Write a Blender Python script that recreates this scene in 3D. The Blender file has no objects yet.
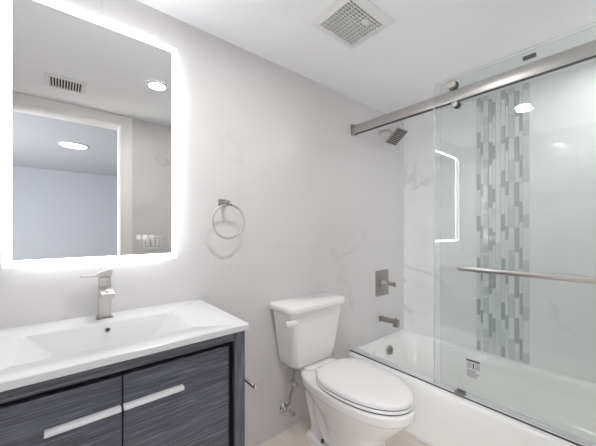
import bpy, bmesh, math, random
from mathutils import Vector, Matrix
S = bpy.context.scene
COL = S.collection
PI = math.pi

# ------------------------------------------------------------------ camera
cam_d = bpy.data.cameras.new('camera')
cam = bpy.data.objects.new('camera', cam_d); COL.objects.link(cam)
cam_d.sensor_fit = 'HORIZONTAL'; cam_d.sensor_width = 36.0
cam_d.lens = 36.0 * 286.2 / 596.0
cam_d.shift_y = 7.0 / 596.0
cam_d.clip_start = 0.02
cam.location = (0, -1.54, 1.354)
cam.rotation_euler = (PI / 2, 0, -math.radians(39.746))
S.camera = cam

# ------------------------------------------------------------------ world, exposure
w = bpy.data.worlds.new('world'); S.world = w; w.use_nodes = True
w.node_tree.nodes['Background'].inputs[0].default_value = (0.8, 0.88, 1.0, 1)
w.node_tree.nodes['Background'].inputs[1].default_value = 0.15
# added area lamp outside an invented window, brightens the shower side
fill_lamp = bpy.data.lights.new('added_fill_lamp', 'AREA'); fill_lamp.shape = 'RECTANGLE'; fill_lamp.size = 1.5; fill_lamp.size_y = 1.9
fill_lamp.energy = 38; fill_lamp.color = (0.93, 0.97, 1.0)
fill_lamp_ob = bpy.data.objects.new('added_fill_lamp', fill_lamp); COL.objects.link(fill_lamp_ob)
fill_lamp_ob.location = (-2.34, -3.0, 1.35); fill_lamp_ob.rotation_euler = (PI / 2, 0, -PI / 2)
S.view_settings.view_transform = 'Standard'
S.view_settings.look = 'None'
S.view_settings.gamma = 1.0
S.view_settings.use_curve_mapping = False
S.view_settings.exposure = 1.97
S.cycles.max_bounces = 16; S.cycles.diffuse_bounces = 10; S.cycles.glossy_bounces = 8; S.cycles.transparent_max_bounces = 16
BATH_LIGHT = 92.0      # emission strength of the recessed bathroom light
ADDED_SHOWER_LIGHT = 42.0  # added lamp over the tub that brightens the shower side
HALL_LIGHT = 6.0
MIRROR_LED = 4.2        # frosted border
BACK_LED = 2.6          # strip glowing on to the wall

# ------------------------------------------------------------------ materials
def srgb(r, g, b):
    def f(v):
        v /= 255.0
        return v / 12.92 if v <= 0.04045 else ((v + 0.055) / 1.055) ** 2.4
    return (f(r), f(g), f(b), 1.0)

def mat(name, color, rough=0.5, metal=0.0, bump=0.0, bscale=200.0, aniso=0.0, coat=0.0, ior=None, vary=0.0):
    m = bpy.data.materials.new(name); m.use_nodes = True
    nt = m.node_tree; b = nt.nodes['Principled BSDF']
    b.inputs['Base Color'].default_value = color
    b.inputs['Roughness'].default_value = rough
    b.inputs['Metallic'].default_value = metal
    if coat: b.inputs['Coat Weight'].default_value = coat; b.inputs['Coat Roughness'].default_value = 0.03
    if ior: b.inputs['IOR'].default_value = ior
    tc = nt.nodes.new('ShaderNodeTexCoord')
    n = nt.nodes.new('ShaderNodeTexNoise'); n.inputs['Scale'].default_value = bscale
    nt.links.new(tc.outputs['Object'], n.inputs['Vector'])
    if bump:
        bp = nt.nodes.new('ShaderNodeBump'); bp.inputs['Strength'].default_value = bump
        bp.inputs['Distance'].default_value = 0.001
        nt.links.new(n.outputs['Fac'], bp.inputs['Height'])
        nt.links.new(bp.outputs['Normal'], b.inputs['Normal'])
    r = nt.nodes.new('ShaderNodeMapRange')
    v = 0.06 if not vary else vary
    r.inputs['To Min'].default_value = rough * (1 - v); r.inputs['To Max'].default_value = rough * (1 + v)
    nt.links.new(n.outputs['Fac'], r.inputs['Value'])
    nt.links.new(r.outputs['Result'], b.inputs['Roughness'])
    return m

def emis(name, color, strength):
    m = bpy.data.materials.new(name); m.use_nodes = True
    nt = m.node_tree; b = nt.nodes['Principled BSDF']
    b.inputs['Base Color'].default_value = (0.8, 0.8, 0.8, 1)
    b.inputs['Emission Color'].default_value = color
    b.inputs['Emission Strength'].default_value = strength
    return m

def glass_mat(name, tint, base_reflect=0.0):
    m = bpy.data.materials.new(name); m.use_nodes = True
    nt = m.node_tree; nt.nodes.clear()
    out = nt.nodes.new('ShaderNodeOutputMaterial')
    tr = nt.nodes.new('ShaderNodeBsdfTransparent'); tr.inputs['Color'].default_value = tint
    gl = nt.nodes.new('ShaderNodeBsdfGlossy'); gl.inputs['Roughness'].default_value = 0.0
    fr = nt.nodes.new('ShaderNodeFresnel'); fr.inputs['IOR'].default_value = 1.5
    mx = nt.nodes.new('ShaderNodeMixShader')
    # same reflectance on entering and on leaving the pane: use the geometric facing ratio (Schlick)
    lw = nt.nodes.new('ShaderNodeNewGeometry')
    dot = nt.nodes.new('ShaderNodeVectorMath'); dot.operation = 'DOT_PRODUCT'
    nt.links.new(lw.outputs['Normal'], dot.inputs[0]); nt.links.new(lw.outputs['Incoming'], dot.inputs[1])
    ab = nt.nodes.new('ShaderNodeMath'); ab.operation = 'ABSOLUTE'
    nt.links.new(dot.outputs['Value'], ab.inputs[0])
    sb = nt.nodes.new('ShaderNodeMath'); sb.operation = 'SUBTRACT'; sb.inputs[0].default_value = 1.0
    nt.links.new(ab.outputs[0], sb.inputs[1])
    pw = nt.nodes.new('ShaderNodeMath'); pw.operation = 'POWER'; pw.inputs[1].default_value = 5.0
    nt.links.new(sb.outputs[0], pw.inputs[0])
    ma = nt.nodes.new('ShaderNodeMath'); ma.operation = 'MULTIPLY_ADD'
    ma.inputs[1].default_value = 0.95 - base_reflect; ma.inputs[2].default_value = 0.045 + base_reflect
    nt.links.new(pw.outputs[0], ma.inputs[0])
    nt.links.new(ma.outputs[0], mx.inputs['Fac'])
    nt.links.new(tr.outputs[0], mx.inputs[1]); nt.links.new(gl.outputs[0], mx.inputs[2])
    nt.links.new(mx.outputs[0], out.inputs['Surface'])
    nt.nodes.remove(fr)
    return m

def marble_tile(name, base, vein, ax, period, off, zper, zoff, rough, vein_amt=0.5, seed=0.0, grout=0.90):
    """polished porcelain with thin drifting grey veins and hairline joints"""
    m = bpy.data.materials.new(name); m.use_nodes = True
    nt = m.node_tree; L = nt.links.new; N = nt.nodes.new
    b = nt.nodes['Principled BSDF']
    geo = N('ShaderNodeNewGeometry')
    def math_(op, a, c=None, d=None):
        n = N('ShaderNodeMath'); n.operation = op
        for i, v in enumerate((a, c, d)):
            if v is None: continue
            if isinstance(v, (int, float)): n.inputs[i].default_value = v
            else: L(v, n.inputs[i])
        return n.outputs[0]
    mp = N('ShaderNodeMapping'); mp.inputs['Location'].default_value = (seed, seed * 1.7, seed * 0.6)
    mp.inputs['Rotation'].default_value = (0.5, 0.6, 0.3)
    L(geo.outputs['Position'], mp.inputs['Vector'])
    def veins(scale, width, dist, shift):
        n = N('ShaderNodeTexNoise'); n.inputs['Scale'].default_value = scale
        n.inputs['Detail'].default_value = 5; n.inputs['Roughness'].default_value = 0.55
        n.inputs['Distortion'].default_value = dist
        L(mp.outputs[0], n.inputs['Vector'])
        a = math_('ABSOLUTE', math_('SUBTRACT', n.outputs['Fac'], 0.5 + shift))
        r = N('ShaderNodeMapRange'); r.interpolation_type = 'SMOOTHSTEP'
        r.inputs['From Min'].default_value = 0.0; r.inputs['From Max'].default_value = width
        r.inputs['To Min'].default_value = 1.0; r.inputs['To Max'].default_value = 0.0
        L(a, r.inputs['Value']); return r.outputs['Result']
    msk = N('ShaderNodeTexNoise'); msk.inputs['Scale'].default_value = 1.3; msk.inputs['Detail'].default_value = 2
    L(mp.outputs[0], msk.inputs['Vector'])
    mk = N('ShaderNodeMapRange'); mk.interpolation_type = 'SMOOTHSTEP'
    mk.inputs['From Min'].default_value = 0.47; mk.inputs['From Max'].default_value = 0.68
    L(msk.outputs['Fac'], mk.inputs['Value'])
    v1 = math_('MULTIPLY', veins(0.75, 0.016, 0.35, 0.0), mk.outputs['Result'])
    v2 = math_('MULTIPLY', math_('MULTIPLY', veins(0.9, 0.09, 0.4, 0.03), mk.outputs['Result']), 0.35)
    v = math_('MULTIPLY', math_('MAXIMUM', v1, v2), vein_amt)
    sep = N('ShaderNodeSeparateXYZ'); L(geo.outputs['Position'], sep.inputs[0])
    def joint(sock, per, o):
        f = math_('FRACT', math_('DIVIDE', math_('SUBTRACT', sock, o), per))
        d = math_('MULTIPLY', math_('MINIMUM', f, math_('SUBTRACT', 1.0, f)), per)
        return math_('LESS_THAN', d, 0.0012)
    j = math_('MAXIMUM', joint(sep.outputs['X' if ax == 'x' else 'Y'], period, off), joint(sep.outputs['Z'], zper, zoff))
    mix = N('ShaderNodeMix'); mix.data_type = 'RGBA'
    mix.inputs['A'].default_value = base; mix.inputs['B'].default_value = vein
    L(v, mix.inputs['Factor'])
    mix2 = N('ShaderNodeMix'); mix2.data_type = 'RGBA'
    mix2.inputs['B'].default_value = (base[0] * grout, base[1] * grout, base[2] * grout, 1)
    L(mix.outputs['Result'], mix2.inputs['A']); L(j, mix2.inputs['Factor'])
    L(mix2.outputs['Result'], b.inputs['Base Color'])
    b.inputs['Roughness'].default_value = rough
    return m

M = {}
WHITE_TILE = srgb(219, 217, 217)
M['wall_tile'] = marble_tile('white_marble_tile', WHITE_TILE, srgb(166, 162, 160), 'x', 0.686, 0.829, 1.22, 0.02, 0.26, 0.28, 3.1)
M['shower_tile'] = marble_tile('polished_marble_tile', srgb(242, 243, 243), srgb(172, 168, 168), 'y', 0.61, -0.04, 1.22, 0.02, 0.05, 0.32, 11.3)
M['front_tile'] = marble_tile('front_marble_tile', WHITE_TILE, srgb(150, 146, 144), 'x', 0.686, 0.75, 1.22, 0.02, 0.2, 0.4, 1.4)
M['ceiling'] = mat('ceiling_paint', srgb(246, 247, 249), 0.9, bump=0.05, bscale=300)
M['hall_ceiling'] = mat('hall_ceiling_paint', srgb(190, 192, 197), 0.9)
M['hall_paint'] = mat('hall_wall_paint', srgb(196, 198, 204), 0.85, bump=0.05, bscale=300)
M['trim'] = mat('trim_paint', srgb(236, 235, 233), 0.45)
M['porcelain'] = mat('white_porcelain', srgb(246, 245, 244), 0.08, coat=0.4)
M['seat'] = mat('white_seat_plastic', srgb(242, 241, 240), 0.22)
M['tub'] = mat('white_tub_enamel', srgb(247, 247, 246), 0.1, coat=0.3)
M['counter'] = mat('white_solid_surface', srgb(216, 216, 217), 0.15, coat=0.2)
M['nickel'] = mat('brushed_nickel', srgb(205, 201, 197), 0.28, 1.0, bump=0.1, bscale=900)
M['nickel_dark'] = mat('brushed_nickel_dark', srgb(168, 164, 160), 0.33, 1.0, bump=0.1, bscale=900)
M['header'] = mat('brushed_steel_bar', srgb(206, 201, 198), 0.3, 1.0, bump=0.12, bscale=700)
M['chrome'] = mat('polished_chrome', srgb(220, 220, 222), 0.07, 1.0)
M['black'] = mat('black_gap_shade', srgb(20, 20, 23), 0.7)  # near-black colour standing for shade behind the door gaps
M['vent_shade'] = mat('vent_shade_black', srgb(12, 12, 13), 0.9)  # black colour standing for the shade inside ceiling vents
M['rubber'] = mat('dark_grey_plastic', srgb(58, 58, 60), 0.5)
M['mirror'] = mat('silvered_mirror', srgb(216, 216, 214), 0.0, 1.0)
M['led'] = emis('frosted_led_border', (0.94, 0.97, 1, 1), MIRROR_LED)
M['backled'] = emis('led_strip', (0.96, 0.98, 1, 1), BACK_LED)
M['lamp'] = emis('lamp_diffuser', (1, 0.985, 0.965, 1), BATH_LIGHT)
M['added_shower_lamp'] = emis('added_shower_diffuser', (1, 0.99, 0.975, 1), ADDED_SHOWER_LIGHT)
M['hall_lamp'] = emis('hall_lamp_diffuser', (0.93, 0.97, 1, 1), HALL_LIGHT)
M['icon'] = emis('touch_icon_light', (1, 1, 1, 1), 0.2)
M['glass'] = glass_mat('clear_glass', (0.972, 0.983, 0.980, 1))
M['glass_edge'] = glass_mat('glass_polished_edge', (0.86, 0.90, 0.89, 1), 0.10)
M['seal'] = mat('translucent_vinyl_seal', srgb(225, 228, 228), 0.25); M['seal'].node_tree.nodes['Principled BSDF'].inputs['Alpha'].default_value = 0.55
M['label'] = mat('sticker_white', srgb(214, 217, 215), 0.5)
M['ink'] = mat('sticker_ink', srgb(60, 62, 62), 0.6)
M['ink_light'] = mat('sticker_print', srgb(140, 144, 143), 0.6)
M['plastic'] = mat('white_plastic', srgb(232, 232, 231), 0.35)
M['braid'] = mat('braided_steel', srgb(170, 170, 172), 0.35, 1.0, bump=0.8, bscale=500)
M['handle'] = mat('satin_aluminium', srgb(236, 236, 238), 0.3, 0.15)

def wood_mat():
    m = bpy.data.materials.new('blue_grey_wood_grain'); m.use_nodes = True
    nt = m.node_tree; L = nt.links.new; N = nt.nodes.new; b = nt.nodes['Principled BSDF']
    geo = N('ShaderNodeTexCoord')
    mp = N('ShaderNodeMapping'); mp.inputs['Scale'].default_value = (9.0, 9.0, 520.0)
    L(geo.outputs['Object'], mp.inputs['Vector'])
    n = N('ShaderNodeTexNoise'); n.inputs['Scale'].default_value = 1.0; n.inputs['Detail'].default_value = 4
    n.inputs['Roughness'].default_value = 0.65
    L(mp.outputs[0], n.inputs['Vector'])
    mp2 = N('ShaderNodeMapping'); mp2.inputs['Scale'].default_value = (2.5, 2.5, 60.0)
    L(geo.outputs['Object'], mp2.inputs['Vector'])
    n2 = N('ShaderNodeTexNoise'); n2.inputs['Scale'].default_value = 1.0; n2.inputs['Detail'].default_value = 2
    L(mp2.outputs[0], n2.inputs['Vector'])
    ad = N('ShaderNodeMath'); ad.operation = 'MULTIPLY_ADD'; ad.inputs[1].default_value = 0.25
    L(n2.outputs['Fac'], ad.inputs[0]); L(n.outputs['Fac'], ad.inputs[2])
    r = N('ShaderNodeValToRGB')
    r.color_ramp.elements[0].position = 0.42; r.color_ramp.elements[0].color = srgb(56, 59, 68)
    r.color_ramp.elements[1].position = 0.90; r.color_ramp.elements[1].color = srgb(150, 152, 160)
    e = r.color_ramp.elements.new(0.64); e.color = srgb(88, 91, 101)
    L(ad.outputs[0], r.inputs['Fac']); L(r.outputs['Color'], b.inputs['Base Color'])
    b.inputs['Roughness'].default_value = 0.42
    bp = N('ShaderNodeBump'); bp.inputs['Strength'].default_value = 0.25; bp.inputs['Distance'].default_value = 0.0006
    L(n.outputs['Fac'], bp.inputs['Height']); L(bp.outputs['Normal'], b.inputs['Normal'])
    return m
M['wood'] = wood_mat()
def wood_vertical():
    m = M['wood'].copy(); m.name = 'blue_grey_wood_vertical'
    for n in m.node_tree.nodes:
        if n.type == 'MAPPING':
            s = n.inputs['Scale'].default_value; n.inputs['Scale'].default_value = (s[2], s[2], s[0])
    return m
M['wood_v'] = wood_vertical()

def floor_mat():
    m = bpy.data.materials.new('beige_floor_tile'); m.use_nodes = True
    nt = m.node_tree; L = nt.links.new; N = nt.nodes.new; b = nt.nodes['Principled BSDF']
    geo = N('ShaderNodeNewGeometry'); sep = N('ShaderNodeSeparateXYZ'); L(geo.outputs['Position'], sep.inputs[0])
    def mth(op, a, c=None):
        n = N('ShaderNodeMath'); n.operation = op
        for i, v in enumerate((a, c)):
            if v is None: continue
            if isinstance(v, (int, float)): n.inputs[i].default_value = v
            else: L(v, n.inputs[i])
        return n.outputs[0]
    def joint(s, per, off):
        f = mth('FRACT', mth('DIVIDE', mth('SUBTRACT', s, off), per))
        d = mth('MULTIPLY', mth('MINIMUM', f, mth('SUBTRACT', 1.0, f)), per)
        return mth('LESS_THAN', d, 0.0022)
    j = mth('MAXIMUM', joint(sep.outputs['X'], 0.305, 1.117), joint(sep.outputs['Y'], 0.61, -0.003))
    n = N('ShaderNodeTexNoise'); n.inputs['Scale'].default_value = 3.5; n.inputs['Detail'].default_value = 6
    n.inputs['Distortion'].default_value = 0.8
    L(geo.outputs['Position'], n.inputs['Vector'])
    r = N('ShaderNodeValToRGB')
    r.color_ramp.elements[0].position = 0.35; r.color_ramp.elements[0].color = srgb(228, 216, 206)
    r.color_ramp.elements[1].position = 0.7; r.color_ramp.elements[1].color = srgb(238, 228, 219)
    L(n.outputs['Fac'], r.inputs['Fac'])
    mx = N('ShaderNodeMix'); mx.data_type = 'RGBA'; mx.inputs['B'].default_value = srgb(238, 233, 228)
    L(r.outputs['Color'], mx.inputs['A']); L(j, mx.inputs['Factor'])
    L(mx.outputs['Result'], b.inputs['Base Color']); b.inputs['Roughness'].default_value = 0.35
    return m
M['floor'] = floor_mat()

# ------------------------------------------------------------------ mesh helpers
def finish(name, bm, m, parent=None, smooth=True, angle=35, loc=None):
    bmesh.ops.recalc_face_normals(bm, faces=bm.faces[:])
    me = bpy.data.meshes.new(name); bm.to_mesh(me); bm.free()
    mats = m if isinstance(m, (list, tuple)) else [m]
    for x in mats: me.materials.append(x)
    if smooth:
        for p in me.polygons: p.use_smooth = True
        me.set_sharp_from_angle(angle=math.radians(angle))
    o = bpy.data.objects.new(name, me); COL.objects.link(o)
    if parent is not None:
        o.parent = parent
        # mesh parents sit at the world origin already; empties stand at the thing's base
        if parent.type == 'EMPTY': o.matrix_parent_inverse = Matrix.Translation(parent.location).inverted()
    return o

def box(bm, x0, x1, y0, y1, z0, z1, bev=0.0, seg=2, mi=0):
    t = bmesh.new()
    bmesh.ops.create_cube(t, size=1.0)
    for v in t.verts:
        v.co = Vector((x0 + (v.co.x + .5) * (x1 - x0), y0 + (v.co.y + .5) * (y1 - y0), z0 + (v.co.z + .5) * (z1 - z0)))
    if bev: bmesh.ops.bevel(t, geom=t.edges[:], offset=bev, segments=seg, profile=0.5, affect='EDGES')
    merge(bm, t, mi=mi)

def merge(bm, t, mat4=None, mi=0):
    if mat4 is not None: bmesh.ops.transform(t, matrix=mat4, verts=t.verts[:])
    mp = {v: bm.verts.new(v.co) for v in t.verts}
    for f in t.faces:
        try:
            nf = bm.faces.new([mp[v] for v in f.verts]); nf.material_index = mi
        except ValueError: pass
    t.free()

def cyl(bm, p0, p1, r, r2=None, n=24, bev=0.0, mi=0):
    p0 = Vector(p0); p1 = Vector(p1); d = p1 - p0
    t = bmesh.new()
    bmesh.ops.create_cone(t, cap_ends=True, segments=n, radius1=r, radius2=r if r2 is None else r2, depth=d.length)
    if bev:
        es = [e for e in t.edges if abs(abs(e.verts[0].co.z) - d.length / 2) < 1e-6 and abs(e.verts[0].co.z - e.verts[1].co.z) < 1e-6]
        bmesh.ops.bevel(t, geom=es, offset=bev, segments=2, profile=0.5, affect='EDGES')
    q = d.to_track_quat('Z', 'Y').to_matrix().to_4x4()
    merge(bm, t, Matrix.Translation((p0 + p1) / 2) @ q, mi)

def tube(bm, pts, r, n=14, cap=True, closed=False):
    pts = [Vector(p) for p in pts]; rings = []; N = len(pts)
    up = None
    for i, p in enumerate(pts):
        if closed: tg = pts[(i + 1) % N] - pts[i - 1]
        else: tg = pts[min(i + 1, N - 1)] - pts[max(i - 1, 0)]
        tg.normalize()
        if up is None:
            up = Vector((0, 0, 1)) if abs(tg.z) < 0.9 else Vector((1, 0, 0))
        a = (up - tg * up.dot(tg)).normalized(); up = a; bb = tg.cross(a)
        rr = r[i] if isinstance(r, (list, tuple)) else r
        rings.append([bm.verts.new(p + (a * math.cos(2 * PI * k / n) + bb * math.sin(2 * PI * k / n)) * rr) for k in range(n)])
    m = N if closed else N - 1
    for i in range(m):
        A, B = rings[i], rings[(i + 1) % N]
        for k in range(n): bm.faces.new((A[k], A[(k + 1) % n], B[(k + 1) % n], B[k]))
    if cap and not closed:
        bm.faces.new(rings[0][::-1]); bm.faces.new(rings[-1])

def smooth_path(pts, sub=8):
    pts = [Vector(p) for p in pts]; out = []
    for i in range(len(pts) - 1):
        p0 = pts[max(i - 1, 0)]; p1 = pts[i]; p2 = pts[i + 1]; p3 = pts[min(i + 2, len(pts) - 1)]
        for k in range(sub):
            t = k / sub
            out.append(0.5 * ((2 * p1) + (-p0 + p2) * t + (2 * p0 - 5 * p1 + 4 * p2 - p3) * t * t + (-p0 + 3 * p1 - 3 * p2 + p3) * t ** 3))
    out.append(pts[-1]); return out

def rrect(x0, x1, y0, y1, r, z, seg=6):
    """rounded rectangle ring, always 4*(seg+1) points; r is one radius or one per corner (x1y1, x0y1, x0y0, x1y0)"""
    rs = r if isinstance(r, (list, tuple)) else (r,) * 4
    out = []
    for (cx, cy, a0), rr in zip(((x1, y1, 0), (x0, y1, 90), (x0, y0, 180), (x1, y0, 270)), rs):
        rr = max(rr, 1e-4)
        ox = cx - rr if cx == x1 else cx + rr; oy = cy - rr if cy == y1 else cy + rr
        for k in range(seg + 1):
            a = math.radians(a0 + 90 * k / seg)
            out.append((ox + rr * math.cos(a), oy + rr * math.sin(a), z))
    return out

def loft(bm, rings, cap0=True, cap1=True):
    vs = [[bm.verts.new(p) for p in r] for r in rings]
    n = len(rings[0])
    for A, B in zip(vs, vs[1:]):
        for k in range(n): bm.faces.new((A[k], A[(k + 1) % n], B[(k + 1) % n], B[k]))
    if cap0: bm.faces.new(vs[0][::-1])
    if cap1: bm.faces.new(vs[-1])
    return vs

def thing(name, label, cat, loc=(0, 0, 0), group=None):
    o = bpy.data.objects.new(name, None); COL.objects.link(o); o.location = loc
    o.empty_display_size = 0.05
    o['label'] = label; o['category'] = cat
    if group: o['group'] = group
    return o

def part(name, m, parent, build, **kw):
    bm = bmesh.new(); build(bm); return finish(name, bm, m, parent, **kw)

def struct(name, m, build, label=None, **kw):
    bm = bmesh.new(); build(bm); o = finish(name, bm, m, None, **kw)
    o['kind'] = 'structure'
    if label: o['label'] = label
    return o

# ------------------------------------------------------------------ the room
H = 2.448; XR = 2.675; XL = -0.42; YF = -1.71; YD = -5.39
HX0, HX1 = -2.2, 2.9          # the room beyond the doorway
DX0, DX1, DZ = -0.40, 0.452, 2.36    # doorway
CEL = (0.565, -0.865)         # recessed light
struct('floor', M['floor'], lambda b: box(b, HX0 - .1, HX1 + .1, YD - .1, 0.1, -0.1, 0), smooth=False)
struct('ceiling', M['ceiling'], lambda b: box(b, XL - .1, XR + .1, YF - .14, 0.1, H, H + 0.1), smooth=False)
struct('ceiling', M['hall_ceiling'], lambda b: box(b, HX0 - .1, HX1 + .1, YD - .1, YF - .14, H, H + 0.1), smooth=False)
struct('wall_back', M['wall_tile'], lambda b: box(b, XL - .1, XR + .1, 0, 0.1, 0, H), smooth=False)
struct('wall_right', M['shower_tile'], lambda b: box(b, XR, XR + .1, YF, 0, 0, H), smooth=False)
struct('wall_left', M['front_tile'], lambda b: box(b, XL - .1, XL, YF, 0, 0, H), smooth=False)
def wf(b):
    box(b, XL - .1, DX0, YF - .12, YF, 0, H)
    box(b, DX1, XR + .1, YF - .12, YF, 0, H)
    box(b, DX0, DX1, YF - .12, YF, DZ, H)
struct('wall_front', M['front_tile'], wf, smooth=False)
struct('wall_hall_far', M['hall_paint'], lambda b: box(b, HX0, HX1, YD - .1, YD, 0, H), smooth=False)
WY0, WY1, WZ0, WZ1 = -3.8, -2.2, .40, 2.30  # invented window opening, cut to let the fill lamp in
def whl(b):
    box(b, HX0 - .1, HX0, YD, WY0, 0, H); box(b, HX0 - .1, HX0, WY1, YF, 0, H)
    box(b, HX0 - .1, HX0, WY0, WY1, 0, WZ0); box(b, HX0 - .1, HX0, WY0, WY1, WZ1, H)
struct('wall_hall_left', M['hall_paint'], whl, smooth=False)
def win(b):
    a, c = HX0 - .07, HX0 - .02
    box(b, a, c, WY0, WY0 + .05, WZ0, WZ1, .004); box(b, a, c, WY1 - .05, WY1, WZ0, WZ1, .004)
    box(b, a, c, WY0 + .05, WY1 - .05, WZ0, WZ0 + .05, .004); box(b, a, c, WY0 + .05, WY1 - .05, WZ1 - .05, WZ1, .004)
    box(b, a, c, (WY0 + WY1) / 2 - .02, (WY0 + WY1) / 2 + .02, WZ0 + .05, WZ1 - .05, .004)
struct('added_window_1', M['trim'], win, 'added white window frame letting fill light into the room beyond the doorway')
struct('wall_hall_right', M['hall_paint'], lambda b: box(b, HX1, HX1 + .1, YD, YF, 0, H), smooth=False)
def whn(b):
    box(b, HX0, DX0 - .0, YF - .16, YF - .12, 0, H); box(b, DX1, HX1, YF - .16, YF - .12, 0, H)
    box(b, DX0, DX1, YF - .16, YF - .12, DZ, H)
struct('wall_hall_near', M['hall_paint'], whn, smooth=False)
def casing(b):
    y0, y1 = YF, YF + .018
    c = .090
    box(b, DX1, DX1 + c, y0, y1, 0, H - .002, .004)
    box(b, DX0, DX1, y0, y1, DZ, H - .002, .004)
    # inner bead
    box(b, DX1 - .012, DX1 + .012, y0, y1 + .006, 0, DZ + .012, .003)
    box(b, DX0, DX1 - .012, y0, y1 + .006, DZ - .012, DZ + .012, .003)
    # jamb lining
    box(b, DX1 - .014, DX1, YF - .16, YF, 0, DZ, .002)
    box(b, DX0, DX0 + .014, YF - .16, YF, 0, DZ, .002)
    box(b, DX0 + .014, DX1 - .014, YF - .16, YF, DZ - .014, DZ, .002)
struct('trim_1', M['trim'], casing, 'white painted casing around the doorway')

# mosaic accent band set in the shower wall
def mosaic():
    bm = bmesh.new()
    ys = [-.657, -.686, -.705, -.744, -.770, -.792, -.829, -.857, -.878, -.916, -.946, -.966, -1.007]
    P = 0.346
    # (dark=1 / mid=2) segments, z of one 0.346 m sheet measured at about z 0.35 - 0.90
    seg = {0: [(.648, .781, 1), (.355, .42, 2)], 1: [(.589, .695, 1)], 2: [(.673, .80, 2), (.475, .545, 2)],
           3: [(.492, .682, 1)], 4: [(.537, .65, 1)], 5: [(.60, .66, 0)], 6: [(.65, .785, 1)],
           7: [(.585, .695, 1)], 8: [(.675, .86, 2)], 9: [(.49, .683, 1)], 10: [(.715, .878, 1)], 11: [(.673, .784, 2)]}
    rnd = random.Random(4)
    x1 = XR; g = .0012
    def tile(y0, y1, z0, z1, mi):
        z0 = max(z0, .30); z1 = min(z1, H)
        if z1 - z0 < .006: return
        d = .0055 + rnd.uniform(-.0008, .0008)
        box(bm, x1 - d, x1 - .0005, min(y0, y1) + g, max(y0, y1) - g, z0 + g, z1 - g, .0012, 1, mi)
    for c in range(12):
        y0, y1 = ys[c], ys[c + 1]
        marks = []
        for k in range(-2, 7):
            for (a, b_, t) in seg[c]:
                if t == 0: continue
                marks.append((a + P * k, b_ + P * k, t))
        marks.sort()
        z = .30
        for a, b_, t in marks + [(H, H, 0)]:
            a = max(a, z)
            while a - z > .01:
                l = min(rnd.choice((.09, .13, .17)), a - z)
                if a - z - l < .04: l = a - z
                tile(y0, y1, z, z + l, rnd.choice((0, 0, 0, 3)))
                z += l
            if b_ > z: tile(y0, y1, z, b_, t); z = b_
    mats = [mat('mosaic_pale', srgb(228, 231, 231), .09), mat('mosaic_dark', srgb(180, 184, 186), .06),
            mat('mosaic_mid', srgb(204, 208, 209), .06), mat('mosaic_pale_grey', srgb(219, 223, 223), .05)]
    o = finish('trim_2', bm, mats, None, smooth=False); o['kind'] = 'structure'
    o['label'] = 'vertical band of grey and white glass mosaic on the shower wall'
mosaic()
struct('trim_3', M['trim'], lambda b: box(b, 1.782, 1.795, YF + .02, -.001, 0, .012, .004), 'pale caulk line along the foot of the tub')

# ------------------------------------------------------------------ vanity
V0, V1 = -.283, .578; VY = -.508
van = thing('vanity_cabinet', 'dark blue-grey wood grain vanity cabinet with two framed doors under the white sink top', 'cabinet', (.148, -.25, 0))
part('side_panel', M['wood_v'], van, lambda b: box(b, V1 - .018, V1, VY + .02, -.004, 0, .956, .001))
part('side_panel', M['wood_v'], van, lambda b: box(b, V0, V0 + .018, VY + .02, -.004, 0, .956, .001))
part('back_panel', M['black'], van, lambda b: box(b, V0 + .018, V1 - .018, -.02, -.006, .06, .90))
part('bottom_panel', M['wood'], van, lambda b: box(b, V0 + .018, V1 - .018, VY + .03, -.02, .10, .118))
for fx in (V0, V1 - .045): part('frame_stile', M['wood_v'], van, lambda b: box(b, fx, fx + .045, VY, VY + .02, 0, .956, .0015))
for za, zb in ((.916, .956), (.06, .10)): part('frame_rail', M['wood'], van, lambda b: box(b, V0 + .045, V1 - .045, VY + .001, VY + .02, za, zb, .001))
def reveal(b):
    box(b, V0 + .045, V1 - .045, VY + .034, VY + .046, .10, .916)
    box(b, V1 - .045, V1 - .0185, VY + .0205, VY + .04, .10, .916)
    box(b, V0 + .0185, V0 + .045, VY + .0205, VY + .04, .10, .916)
part('reveal_shade', M['black'], van, reveal)  # black backing paints the shade in the gaps around the doors
for (a, c, h0, h1) in ((-.222, .1495, -.033, .1455), (.1535, .512, .1515, .334)):
    d = part('door', M['wood'], van, lambda b: box(b, a, c, VY + .012, VY + .033, .122, .897, .0015))
    def hd(b):
        box(b, h0, h1, VY - .012, VY + .012, .796, .809, .0015)
    k = part('handle', M['handle'], d, hd)
# sink top
sx0, sx1, sy0, sy1 = V0 - .008, V1 + .006, -.535, -.001
sink = thing('vanity_sink_top', 'white rectangular countertop with integrated trough basin on the dark vanity', 'sink', (.148, -.27, .957))
def sinkm(b):
    o0 = rrect(sx0, sx1, sy0, sy1, .006, .957)
    o1 = rrect(sx0, sx1, sy0, sy1, .006, .977)
    o2 = rrect(sx0 + .003, sx1 - .003, sy0 + .003, sy1 - .003, .006, .980)
    i0 = rrect(-.104, .394, -.436, -.150, .010, .980)
    i1 = rrect(-.100, .390, -.432, -.154, .012, .977)
    i2 = rrect(-.020, .310, -.385, -.172, .02, .892)
    i3 = rrect(-.004, .294, -.375, -.182, .02, .882)
    i4 = rrect(.10, .19, -.31, -.23, .03, .876)
    u4 = rrect(.10, .19, -.31, -.23, .03, .862)
    u3 = rrect(-.014, .304, -.385, -.172, .02, .868)
    u0 = rrect(-.118, .408, -.446, -.140, .012, .957)
    loft(b, [o1, o2, i0, i1, i2, i3, i4], cap0=False)
    loft(b, [o1, o0, u0, u3, u4], cap0=False)
    bmesh.ops.remove_doubles(b, verts=b.verts[:], dist=1e-5)
part('basin_top', M['counter'], sink, sinkm, angle=40)
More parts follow.
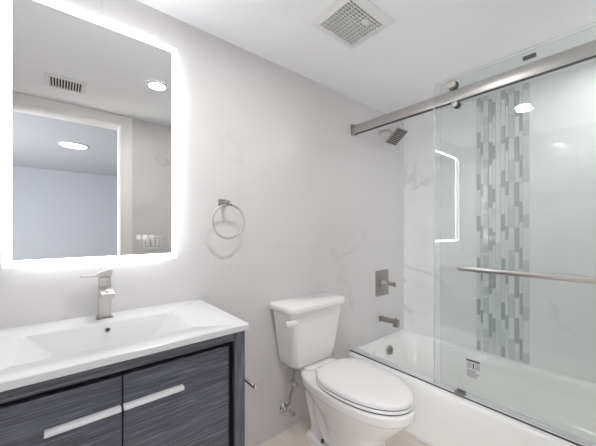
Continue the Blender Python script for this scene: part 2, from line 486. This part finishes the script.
def ofl(b):
    c = Vector((.148, -.1625, .952)); nrm = Vector((0, -.98, .20)).normalized()
    pts = []
    a = Vector((1, 0, 0)); bb = nrm.cross(a)
    for k in range(28):
        t = 2 * PI * k / 28; pts.append(c + (a * math.cos(t) + bb * math.sin(t)) * .0085)
    tube(b, pts, .002, 8, closed=True)
ov = part('overflow_ring', M['nickel'], sink, ofl)
def ofh(b): cyl(b, (.148, -.1625, .952), (.148, -.1605, .952), .0078)
def drn(b): cyl(b, (.145, -.27, .8765), (.145, -.27, .880), .022, bev=.001)
hole = part('overflow_hole', M['rubber'], sink, lambda b: cyl(b, (.148, -.1642, .9522), (.148, -.1605, .9515), .0078))
part('drain', M['chrome'], sink, drn)

# faucet
fc = thing('faucet', 'brushed nickel single-hole square faucet standing behind the basin', 'faucet', (.146, -.068, .98))
part('base_plate', M['nickel_dark'], fc, lambda b: box(b, .117, .175, -.094, -.042, .980, .986, .001))
part('body', M['nickel'], fc, lambda b: box(b, .1245, .1675, -.088, -.048, .986, 1.152, .002))
def spt(b):
    t = bmesh.new(); box(t, .1245, .1675, -.115, 0, -.018, 0, .0015)
    merge(b, t, Matrix.Translation((0, -.086, 1.118)) @ Matrix.Rotation(math.radians(8), 4, 'X'))
part('spout', M['nickel'], fc, spt)
def lvr(b):
    ring = [(.119, 1.158), (.171, 1.158), (.174, 1.186), (.158, 1.186), (.119, 1.171)]
    loft(b, [[(x, y, z) for x, z in ring] for y in (-.091, -.045)])
    box(b, .065, .12, -.084, -.052, 1.1585, 1.1665, .001)
part('lever_handle', M['nickel'], fc, lvr, angle=20)
part('neck', M['nickel_dark'], fc, lambda b: box(b, .129, .163, -.084, -.052, 1.152, 1.158))

# ------------------------------------------------------------------ lit mirror
MX0, MX1, MZ0, MZ1 = -.139, .432, 1.238, 2.247; MB_ = .024
mir = thing('led_mirror', 'rectangular bathroom mirror with glowing white border above the vanity', 'mirror', (.147, -.001, MZ0 - MB_))
part('mirror_glass', M['mirror'], mir, lambda b: box(b, MX0, MX1, -.0300, -.026, MZ0, MZ1), smooth=False)
def brd(b):
    box(b, MX0 - MB_, MX0, -.030, -.0288, MZ0 - MB_, MZ1 + MB_); box(b, MX1, MX1 + MB_, -.030, -.0288, MZ0 - MB_, MZ1 + MB_)
    box(b, MX0, MX1, -.030, -.0288, MZ0 - MB_, MZ0); box(b, MX0, MX1, -.030, -.0288, MZ1, MZ1 + MB_)
part('light_border', M['led'], mir, brd, smooth=False)
part('edge_rim', M['plastic'], mir, lambda b: [box(b, a, c, -.0288, -.0260, d, e) for a, c, d, e in ((MX0 - MB_, MX0, MZ0 - MB_, MZ1 + MB_), (MX1, MX1 + MB_, MZ0 - MB_, MZ1 + MB_), (MX0, MX1, MZ0 - MB_, MZ0), (MX0, MX1, MZ1, MZ1 + MB_))], smooth=False)
part('back_housing', M['plastic'], mir, lambda b: box(b, MX0 + .02, MX1 - .02, -.026, -.001, MZ0 + .02, MZ1 - .02))
def strip(b):
    x0, x1, z0, z1 = MX0 + .008, MX1 - .008, MZ0 + .008, MZ1 - .008
    for a, c, d, e in ((x0, x0 + .01, z0, z1), (x1 - .01, x1, z0, z1), (x0 + .01, x1 - .01, z0, z0 + .01), (x0 + .01, x1 - .01, z1 - .01, z1)):
        box(b, a, c, -.0255, -.012, d, e)
part('led_strip', M['backled'], mir, strip, smooth=False)
for i, x in enumerate((.284, .311, .339)):
    def ic(b):
        c = Vector((x, -.0304, 1.320))
        tube(b, [c + Vector((math.cos(t * PI / 12), 0, math.sin(t * PI / 12))) * .0095 for t in range(24)], .0006, 6, closed=True)
        if i == 0: box(b, x - .0045, x + .0045, -.0308, -.0301, 1.3192, 1.3208); box(b, x - .0008, x + .0008, -.0308, -.0301, 1.3155, 1.3245)
        elif i == 1: tube(b, [c + Vector((math.cos(a), 0, math.sin(a))) * .005 for a in [1.9 + k * .3 for k in range(16)]], .0007, 6); box(b, x - .0007, x + .0007, -.0308, -.0301, 1.321, 1.3265)
        else: box(b, x - .0045, x + .0045, -.0308, -.0301, 1.3192, 1.3208)
    part('touch_button', M['icon'], mir, ic)

# ------------------------------------------------------------------ towel ring
RC = Vector((.7165, -.078, 1.401))
tr = thing('towel_ring', 'round brushed nickel towel ring on the wall right of the mirror', 'towel ring', (.712, -.001, 1.508))
part('wall_plate', M['nickel_dark'], tr, lambda b: box(b, .690, .734, -.009, -.001, 1.486, 1.530, .0015))
part('post', M['nickel_dark'], tr, lambda b: (box(b, .703, .721, -.088, -.009, 1.499, 1.517, .002), cyl(b, (.712, -.078, 1.488), (.712, -.078, 1.500), .006)))
part('ring', M['nickel'], tr, lambda b: tube(b, [RC + Vector((math.cos(t * PI / 36), 0, math.sin(t * PI / 36))) * .0935 for t in range(72)], .0055, 12, closed=True))
part('collar', M['rubber'], tr, lambda b: [cyl(b, (RC.x + q - .003, -.078, 1.4935), (RC.x + q + .003, -.078, 1.4935), .0068) for q in (-.010, .012)])

# paper holder on the side of the vanity
tp = thing('toilet_paper_holder', 'empty chrome toilet paper holder bar on the side of the vanity', 'paper holder', (V1, -.36, .655))
part('mounting_plate', M['chrome'], tp, lambda b: box(b, V1 - .0008, V1 + .008, -.35, -.31, .64, .69, .002))
part('arm', M['chrome'], tp, lambda b: box(b, V1 + .008, .664, -.340, -.324, .657, .671, .002))
part('bar', M['chrome'], tp, lambda b: (box(b, .652, .667, -.455, -.324, .6575, .6705, .002), box(b, .652, .667, -.459, -.449, .6575, .684, .002)))

# ------------------------------------------------------------------ toilet
TX = 1.318; TK = 1.285
toi = thing('toilet', 'white two-piece toilet with closed lid between the vanity and the tub', 'toilet', (TX, -.4, 0))
def tank(b):
    r = []
    for z, hw, yf, rd in ((.476, .130, -.150, .05), (.481, .162, -.165, .05), (.50, .178, -.180, .045), (.56, .190, -.190, .04), (.72, .214, -.203, .035), (.849, .234, -.212, .03)):
        r.append(rrect(TK - hw, TK + hw, yf, -.015, (.012, .012, rd, rd), z))
    loft(b, r)
part('tank', M['porcelain'], toi, tank, angle=60)
def tlid(b):
    r = []
    for z, g, rr in ((.848, -.006, .05), (.852, .0, .055), (.880, .0, .055), (.888, -.004, .052), (.892, -.012, .045)):
        r.append(rrect(TK - .255 - g, TK + .255 + g, -.236 - g, -.008 + g * .3, (.015, .015, rr, rr), z, 8))
    loft(b, r)
part('tank_lid', M['porcelain'], toi, tlid, angle=60)
def flev(b):
    x = TK - .232
    cyl(b, (x + .025, -.185, .800), (x + .025, -.228, .800), .016, bev=.002)
    r = []
    for dx, hz, hy in ((-.052, .010, .006), (-.048, .016, .009), (-.01, .015, .010), (.02, .013, .008), (.036, .008, .005)):
        r.append([(x + dx, -.230 + hy * math.cos(a * PI / 8), .802 - dx * .12 + 1.15 * hz * math.sin(a * PI / 8)) for a in range(16)])
    loft(b, r)
part('flush_lever', M['seat'], toi, flev, angle=60)
def egg(z, hw, yb, yf, ym, pb=2.4, pf=2.0, n=56):
    """egg outline: widest at ym, back to yb, front to yf"""
    out = []
    for k in range(n):
        a = 2 * PI * k / n; c, s_ = math.cos(a), math.sin(a)
        p = pb if s_ > 0 else pf
        cc = math.copysign(abs(c) ** (2 / p), c); ss = math.copysign(abs(s_) ** (2 / p), s_)
        out.append((TX + hw * cc, ym + (yb - ym) * ss if s_ > 0 else ym + (ym - yf) * ss, z))
    return out
def bowl(b):
    # front column flaring into the rim
    loft(b, [egg(.0, .132, -.34, -.665, -.48, 4, 2.6), egg(.03, .130, -.34, -.66, -.48, 4, 2.6), egg(.10, .124, -.34, -.64, -.48, 3.6, 2.4),
          egg(.20, .130, -.30, -.655, -.48, 3, 2.3), egg(.27, .148, -.25, -.70, -.48, 3, 2.15), egg(.33, .170, -.18, -.755, -.48, 3, 2.05),
          egg(.38, .188, -.12, -.798, -.478, 3, 2.05), egg(.40, .196, -.10, -.812, -.478, 3, 2.05), egg(.408, .203, -.102, -.822, -.478, 2.9, 2.05),
          egg(.450, .206, -.098, -.826, -.478, 2.9, 2.05), egg(.460, .201, -.103, -.82, -.478, 2.9, 2.05), egg(.463, .185, -.115, -.80, -.478, 2.9, 2.05)])
    # foot flange and rear core
    loft(b, [rrect(TX - .122, TX + .122, -.50, -.165, .03, 0), rrect(TX - .122, TX + .122, -.50, -.165, .03, .066), rrect(TX - .112, TX + .112, -.50, -.175, .03, .080)])
    loft(b, [rrect(TX - .078, TX + .078, -.50, -.19, .03, .04), rrect(TX - .085, TX + .085, -.50, -.18, .03, .30), rrect(TX - .12, TX + .12, -.50, -.12, .03, .42)])
    for s_ in (-1, 1):
        tube(b, smooth_path([(TX + s_ * .085, -.52, .26), (TX + s_ * .088, -.44, .15), (TX + s_ * .088, -.355, .125), (TX + s_ * .086, -.285, .20), (TX + s_ * .086, -.255, .30), (TX + s_ * .09, -.22, .40)], 6), .036, 16)
        tube(b, smooth_path([(TX + s_ * .096, -.20, .40), (TX + s_ * .094, -.195, .31), (TX + s_ * .084, -.215, .21), (TX + s_ * .074, -.225, .12), (TX + s_ * .080, -.215, .03)], 6), .034, 16)
bw = part('bowl', M['porcelain'], toi, bowl)
rm = bw.modifiers.new('remesh', 'REMESH'); rm.mode = 'VOXEL'; rm.voxel_size = .006; rm.use_smooth_shade = True
sm = bw.modifiers.new('smooth', 'SMOOTH'); sm.factor = .5; sm.iterations = 5
def tdeck(b):
    loft(b, [rrect(TX - .118, TX + .105, -.205, -.03, .03, .44), rrect(TX - .118, TX + .105, -.205, -.03, .03, .472), rrect(TX - .11, TX + .10, -.195, -.04, .03, .4765)])
part('tank_deck', M['porcelain'], toi, tdeck, angle=60)
def ring_part(name, m, lv):
    return part(name, m, toi, lambda b: loft(b, [egg(z, .203 - g, -.262 - g, -.817 + g, -.476, 2.7, 2.05) for z, g in lv]), angle=60)
ring_part('seat_gap_shade', M['rubber'], [(.4620, .005), (.4700, .005)])  # dark filler paints the shaded seam between bowl and seat
ring_part('seat', M['seat'], [(.4690, .002), (.4700, 0), (.4815, 0), (.4835, .003)])
ring_part('lid_gap_shade', M['rubber'], [(.4830, .005), (.4900, .005)])  # dark filler paints the shaded seam between seat and lid
ring_part('seat_lid', M['seat'], [(.4895, .002), (.4905, 0), (.505, 0), (.511, .004), (.514, .014), (.5165, .07)])
for q in (-.075, .075):
    part('hinge', M['seat'], toi, lambda b: cyl(b, (TX + q - .025, -.250, .478), (TX + q + .025, -.250, .478), .013, bev=.003))
for q in (-1, 1):
    part('bolt_cap', M['rubber'], toi, lambda b: cyl(b, (TX + q * .104, -.31, .076), (TX + q * .104, -.31, .092), .012, .008, bev=.002))

# shutoff valve and supply hose
vx = 1.160
sv = thing('water_shutoff_valve', 'chrome shutoff valve with braided hose low on the wall left of the toilet', 'valve', (vx, -.001, .155))
part('escutcheon', M['chrome'], sv, lambda b: cyl(b, (vx, -.001, .158), (vx, -.012, .158), .040, .030, bev=.002))
part('valve_body', M['chrome'], sv, lambda b: (cyl(b, (vx, -.01, .158), (vx, -.075, .158), .010, bev=.002), cyl(b, (vx, -.055, .158), (vx, -.055, .200), .008, bev=.002)))
def oh(b):
    r = []
    for y in (-.078, -.100):
        r.append([(vx + .021 * math.cos(a * PI / 12), y, .158 + .013 * math.sin(a * PI / 12)) for a in range(24)])
    loft(b, r)
part('valve_knob', M['chrome'], sv, oh)
hose = smooth_path([(vx, -.055, .20), (vx + .004, -.058, .25), (vx + .018, -.066, .31), (vx + .018, -.075, .36), (vx + .012, -.085, .42), (vx + .026, -.09, .479)], 8)
part('supply_hose', M['braid'], sv, lambda b: tube(b, hose, .0075, 12))
part('hose_clip', M['chrome'], sv, lambda b: cyl(b, (vx + .018, -.045, .345), (vx + .018, -.105, .352), .014, bev=.002))
part('hose_nut', M['chrome'], sv, lambda b: cyl(b, (vx + .026, -.09, .455), (vx + .026, -.09, .4775), .014, n=8))

# ------------------------------------------------------------------ bathtub
tub = thing('bathtub', 'white built-in alcove bathtub behind the glass doors', 'bathtub', (2.23, -.85, 0))
TY0 = YF + .002; T0, T1 = 1.795, XR - .002
def tubm(b):
    o = [rrect(T0, T1, TY0, -.002, .002, 0, 8), rrect(T0 + .004, T1, TY0, -.002, .002, .30, 8), rrect(T0 + .004, T1, TY0, -.002, .002, .338, 8),
         rrect(T0 + .012, T1, TY0, -.002, .004, .353, 8), rrect(T0 + .028, T1, TY0, -.002, .006, .358, 8)]
    i = [rrect(1.915, 2.600, -1.62, -.080, .16, .358, 8), rrect(1.925, 2.590, -1.61, -.090, .155, .350, 8), rrect(1.945, 2.570, -1.58, -.105, .14, .25, 8),
         rrect(1.965, 2.550, -1.52, -.135, .12, .12, 8), rrect(1.99, 2.525, -1.47, -.175, .10, .075, 8), rrect(2.06, 2.455, -1.38, -.26, .08, .062, 8)]
    loft(b, o + i, cap0=False)
part('tub_shell', M['tub'], tub, tubm, angle=50)
def ovp(b):
    cyl(b, (2.245, -.112, .292), (2.245, -.124, .294), .040, .034, bev=.003)
    cyl(b, (2.245, -.122, .294), (2.245, -.132, .296), .010, bev=.002)
    box(b, 2.2405, 2.2495, -.136, -.128, .285, .322, .002)
part('overflow_plate', M['nickel_dark'], tub, ovp)
part('tub_drain', M['chrome'], tub, lambda b: cyl(b, (2.25, -.34, .062), (2.25, -.34, .067), .03, bev=.002))

# spout, valve, shower head
sp = thing('tub_spout', 'brushed nickel tub spout on the wall above the tub end', 'spout', (2.27, -.001, .54))
def spm(b):
    r = []
    for y, hw, z0, z1 in ((-.001, .028, .515, .567), (-.01, .028, .515, .567), (-.012, .022, .520, .562), (-.10, .022, .524, .564), (-.172, .022, .530, .568), (-.182, .018, .534, .564)):
        ring = rrect(2.27 - hw, 2.27 + hw, z0, z1, .008, 0, 3)
        r.append([(x, y, z) for x, z, _ in ring])
    loft(b, r)
    box(b, 2.25, 2.29, -.181, -.135, .500, .535, .004)
part('spout_body', M['nickel_dark'], sp, spm, angle=40)
part('diverter_knob', M['nickel_dark'], sp, lambda b: cyl(b, (2.27, -.158, .564), (2.27, -.158, .582), .008, bev=.002))
va = thing('shower_valve', 'square brushed nickel shower valve with lever handle on the wall above the tub spout', 'shower valve', (2.285, -.001, .865))
part('trim_plate', M['nickel_dark'], va, lambda b: box(b, 2.19, 2.385, -.010, -.001, .750, .985, .004, 3))
part('hub', M['nickel'], va, lambda b: (cyl(b, (2.285, -.010, .865), (2.285, -.030, .865), .036, .033, bev=.003), cyl(b, (2.285, -.030, .865), (2.285, -.066, .865), .024, .021, bev=.003)))
part('lever', M['nickel_dark'], va, lambda b: (box(b, 2.272, 2.298, -.142, -.050, .855, .886, .003), box(b, 2.274, 2.296, -.145, -.128, .849, .889, .003)))
sh = thing('wall_shower', 'square brushed nickel shower head on a short arm high on the wall over the tub', 'shower head', (2.26, -.001, 2.25))
part('flange', M['nickel'], sh, lambda b: cyl(b, (2.26, -.001, 2.250), (2.26, -.012, 2.250), .030, .022, bev=.002))
part('shower_arm', M['nickel'], sh, lambda b: tube(b, smooth_path([(2.26, -.01, 2.25), (2.26, -.05, 2.254), (2.26, -.09, 2.245), (2.26, -.125, 2.22), (2.26, -.142, 2.203)], 6), .010, 14))
part('ball_joint', M['nickel'], sh, lambda b: (cyl(b, (2.26, -.137, 2.209), (2.26, -.155, 2.187), .018, .014, bev=.004)))
HM = Matrix.Translation((2.262, -.165, 2.172)) @ Matrix.Rotation(math.radians(-38), 4, 'X')
# local z = back of the head (towards the arm), face is -z
def hmk(fn):
    def g(b):
        t = bmesh.new(); fn(t); merge(b, t, HM)
    return g
def headm(t):
    loft(t, [rrect(-.078, .078, -.078, .078, .010, -.008), rrect(-.080, .080, -.080, .080, .012, -.004), rrect(-.078, .078, -.078, .078, .010, .004), rrect(-.03, .03, -.03, .03, .01, .014)])
hd = part('head_plate', M['nickel_dark'], sh, hmk(headm), angle=40)
def noz(t):
    for k in range(8):
        y = -.063 + k * .018; box(t, -.070, .070, y - .0045, y + .0045, -.0105, -.0078, .001)
part('nozzle_strips', M['rubber'], sh, hmk(noz))

# ------------------------------------------------------------------ glass enclosure
fr = thing('shower_enclosure', 'fixed glass shower screen with wide brushed steel header bar across the tub', 'shower screen', (1.87, -.85, .36))
part('header_bar', M['header'], fr, lambda b: box(b, 1.862, 1.882, YF + .004, -.012, 2.146, 2.216, .0015))
def brk(b): box(b, 1.846, 1.898, -.030, -.001, 2.135, 2.222, .004); cyl(b, (1.846, -.016, 2.18), (1.842, -.016, 2.18), .008, bev=.001)
part('wall_bracket', M['nickel_dark'], fr, brk)
part('wall_bracket', M['nickel_dark'], fr, lambda b: box(b, 1.846, 1.898, YF + .001, YF + .030, 2.135, 2.222, .004))
part('bottom_track', M['handle'], fr, lambda b: (box(b, 1.842, 1.900, TY0 + .003, -.002, .3585, .363, .001), box(b, 1.842, 1.845, TY0 + .003, -.002, .363, .370, .0008), box(b, 1.860, 1.863, TY0 + .003, -.002, .363, .370, .0008), box(b, 1.896, 1.900, TY0 + .003, -.002, .363, .370, .0008)))
part('track_gap_shade', M['rubber'], fr, lambda b: box(b, 1.8385, 1.842, TY0 + .003, -.002, .3585, .3650))  # dark strip standing for the shaded gap under the glass
part('header_dark_strip', M['rubber'], fr, lambda b: box(b, 1.863, 1.881, YF + .03, -.030, 2.140, 2.146))  # thin dark strip along the underside of the header bar
def pane(b, x0, x1, y0, y1, z0, z1):
    box(b, x0, x1, y0, y1, z0, z1)
    for f in b.faces:
        f.normal_update()
        f.material_index = 0 if abs(f.normal.x) > .9 else 1
part('fixed_glass', [M['glass'], M['glass_edge']], fr, lambda b: pane(b, 1.887, 1.895, YF + .006, -.706, .372, 2.292), smooth=False)
part('glass_clamp', M['rubber'], fr, lambda b: box(b, 1.883, 1.900, -1.19, -1.135, 2.252, 2.270, .002))
part('door_guide', M['nickel_dark'], fr, lambda b: (box(b, 1.828, 1.845, -.865, -.815, .3635, .388, .003), box(b, 1.860, 1.875, -.865, -.815, .3635, .388, .003), box(b, 1.828, 1.875, -.865, -.815, .3635, .368, .001)))

sd = thing('sliding_glass_door', 'frameless sliding glass door hanging from rollers in front of the header bar', 'glass door', (1.852, -1.1, .372))
g = part('glass_panel', [M['glass'], M['glass_edge']], sd, lambda b: pane(b, 1.848, 1.856, -1.57, -.688, .374, 2.290), smooth=False)
part('edge_seal', M['seal'], sd, lambda b: box(b, 1.847, 1.857, -.688, -.681, .374, 2.138, .001))
for y in (-.795, -1.48):
    def rl(b):
        cyl(b, (1.820, y, 2.244), (1.848, y, 2.244), .023, bev=.003)
        cyl(b, (1.856, y, 2.244), (1.862, y, 2.244), .020)
    part('roller_cap', M['nickel'], sd, rl)
    part('roller_wheel', M['rubber'], sd, lambda b: cyl(b, (1.862, y, 2.244), (1.882, y, 2.244), .0275, bev=.002))
    def al(b):
        cyl(b, (1.824, y - .02, 2.118), (1.848, y - .02, 2.118), .016, bev=.002)
    part('lower_roller_cap', M['nickel'], sd, al)
    part('lower_roller', M['rubber'], sd, lambda b: cyl(b, (1.856, y - .02, 2.118), (1.882, y - .02, 2.118), .020, bev=.002))
def hb(b):
    box(b, 1.792, 1.806, -1.54, -.845, 1.117, 1.143, .002)
    for q in (-.875, -1.51):
        box(b, 1.806, 1.848, q - .010, q + .010, 1.120, 1.140, .002)
part('towel_bar_handle', M['nickel'], sd, hb)
def hbi(b):
    for q in (-.875, -1.51): cyl(b, (1.856, q, 1.13), (1.862, q, 1.13), .014, bev=.001)
part('handle_cap', M['nickel'], sd, hbi)
def stk(b): box(b, 1.8462, 1.8480, -.952, -.872, .488, .598, mi=0)
st = part('warning_sticker', M['label'], sd, stk, smooth=False)
st['label'] = 'small white printed care sticker'
def ink(b):
    x0, x1 = 1.8457, 1.8461
    box(b, x0, x1, -0.9463, -0.8754, .586, .596)
    box(b, x0, x1, -0.9166, -0.9097, .545, .578); 
part('sticker_heading', M['ink'], st, ink, smooth=False)
def ink2(b):
    x0, x1 = 1.8457, 1.8461; r = random.Random(2)
    for k in range(6):
        z = .580 - k * .006
        box(b, x0, x1, -0.9040, -0.8789, z - .003, z); box(b, x0, x1, -0.9463, -0.9223, z - .003, z)
    for k in range(7):
        z = .536 - k * .0062; box(b, x0, x1, -0.9463 + r.uniform(0, .02), -0.8789, z - .0032, z)
    box(b, x0, x1, -0.9474, -0.8766, .5385, .5395)
part('sticker_print', M['ink_light'], st, ink2, smooth=False)

# ------------------------------------------------------------------ ceiling fittings
ex = thing('exhaust_fan', 'square white ceiling exhaust fan grille near the tub', 'ceiling fan vent', (1.177, -.562, H))
def frm(b):
    X0, X1, Y0, Y1 = 1.003, 1.350, -.712, -.418; a0, a1, c0, c1 = 1.045, 1.308, -.672, -.458
    loft(b, [rrect(X0, X1, Y0, Y1, .008, H - .001, 3), rrect(X0 + .002, X1 - .002, Y0 + .002, Y1 - .002, .008, H - .008, 3), rrect(a0, a1, c0, c1, .002, H - .020, 3), rrect(a0 + .003, a1 - .003, c0 + .003, c1 - .003, .002, H - .006, 3)], cap0=False, cap1=False)
part('frame', M['plastic'], ex, frm, angle=25)
part('painted_cavity_shade', M['vent_shade'], ex, lambda b: box(b, 1.046, 1.307, -.671, -.459, H - .005, H - .001))  # flat black sheet paints the shade behind the fan slats
def grl(b):
    n = 13
    for k in range(n + 1):
        y = -.670 + .210 * k / n; box(b, 1.046, 1.307, y - .0030, y + .0030, H - .017, H - .008)
    for k in range(11):
        x = 1.046 + .261 * k / 10; box(b, x - .0014, x + .0014, -.671, -.459, H - .016, H - .009)
part('grille', M['plastic'], ex, grl, smooth=False)
part('badge', M['plastic'], ex, lambda b: box(b, 1.195, 1.24, -.636, -.612, H - .0195, H - .0165, .001))

av = thing('air_vent', 'small white louvred ceiling register seen in the mirror', 'air vent', (.035, -1.27, H))
ax0, ax1, ay0, ay1 = -.085, .155, -1.385, -1.165
def avf(b):
    loft(b, [rrect(ax0, ax1, ay0, ay1, .004, H - .001, 2), rrect(ax0, ax1, ay0, ay1, .004, H - .006, 2), rrect(ax0 + .022, ax1 - .022, ay0 + .022, ay1 - .022, .002, H - .012, 2), rrect(ax0 + .024, ax1 - .024, ay0 + .024, ay1 - .024, .002, H - .003, 2)], cap0=False, cap1=False)
part('frame', M['plastic'], av, avf, angle=25)
part('painted_cavity_shade', M['vent_shade'], av, lambda b: box(b, ax0 + .023, ax1 - .023, ay0 + .023, ay1 - .023, H - .004, H - .001))  # flat black sheet paints the shade behind the louvres
def avl(b):
    for k in range(12):
        x = ax0 + .028 + (ax1 - ax0 - .056) * k / 11; box(b, x - .0035, x + .0035, ay0 + .023, ay1 - .023, H - .011, H - .005)
part('louvre_blades', M['plastic'], av, avl, smooth=False)

def ring_can(b, cx, cy, r0, r1, z0, z1):
    n = 48
    def rg(r, z): return [(cx + r * math.cos(2 * PI * k / n), cy + r * math.sin(2 * PI * k / n), z) for k in range(n)]
    loft(b, [rg(r1, z1), rg(r1, z0 + .002), rg(r1 - .004, z0), rg(r0, z0 + .001), rg(r0, z1)], cap0=False, cap1=False)
def lamp(name, label, cx, cy, r, mt, out=.018):
    t = thing(name, label, 'ceiling light', (cx, cy, H))
    part('trim_ring', M['plastic'], t, lambda b: ring_can(b, cx, cy, r, r + out, H - .012, H - .001))
    part('diffuser', mt, t, lambda b: cyl(b, (cx, cy, H - .008), (cx, cy, H - .002), r - .001, n=48), smooth=False)
    return t
lamp('recessed_light', 'round recessed ceiling light seen at the upper right of the mirror', CEL[0], CEL[1], .056, M['lamp'])
lamp('recessed_light', 'added fill light shaped as a round recessed light over the far end of the bathtub', 2.25, -1.46, .055, M['added_shower_lamp'])  # added out-of-view lamp, lifts the dark shower side
lamp('flush_ceiling_light', 'larger round ceiling light of the room beyond the doorway, seen in the mirror', .137, -3.21, .135, M['hall_lamp'], .02)

sw = thing('light_switch', 'white three-gang rocker light switch beside the doorway, seen in the mirror', 'light switch', (.725, YF, 1.23))
part('wall_plate', M['plastic'], sw, lambda b: box(b, .635, .818, YF + .0005, YF + .007, 1.158, 1.300, .003))
for k in range(3):
    x = .680 + k * .0465
    part('rocker', M['trim'], sw, lambda b: box(b, x - .017, x + .017, YF + .0055, YF + .015, 1.190, 1.268, .002))
    part('rocker_gap', M['ink'], sw, lambda b: box(b, x - .020, x + .020, YF + .0065, YF + .0076, 1.1865, 1.2715))
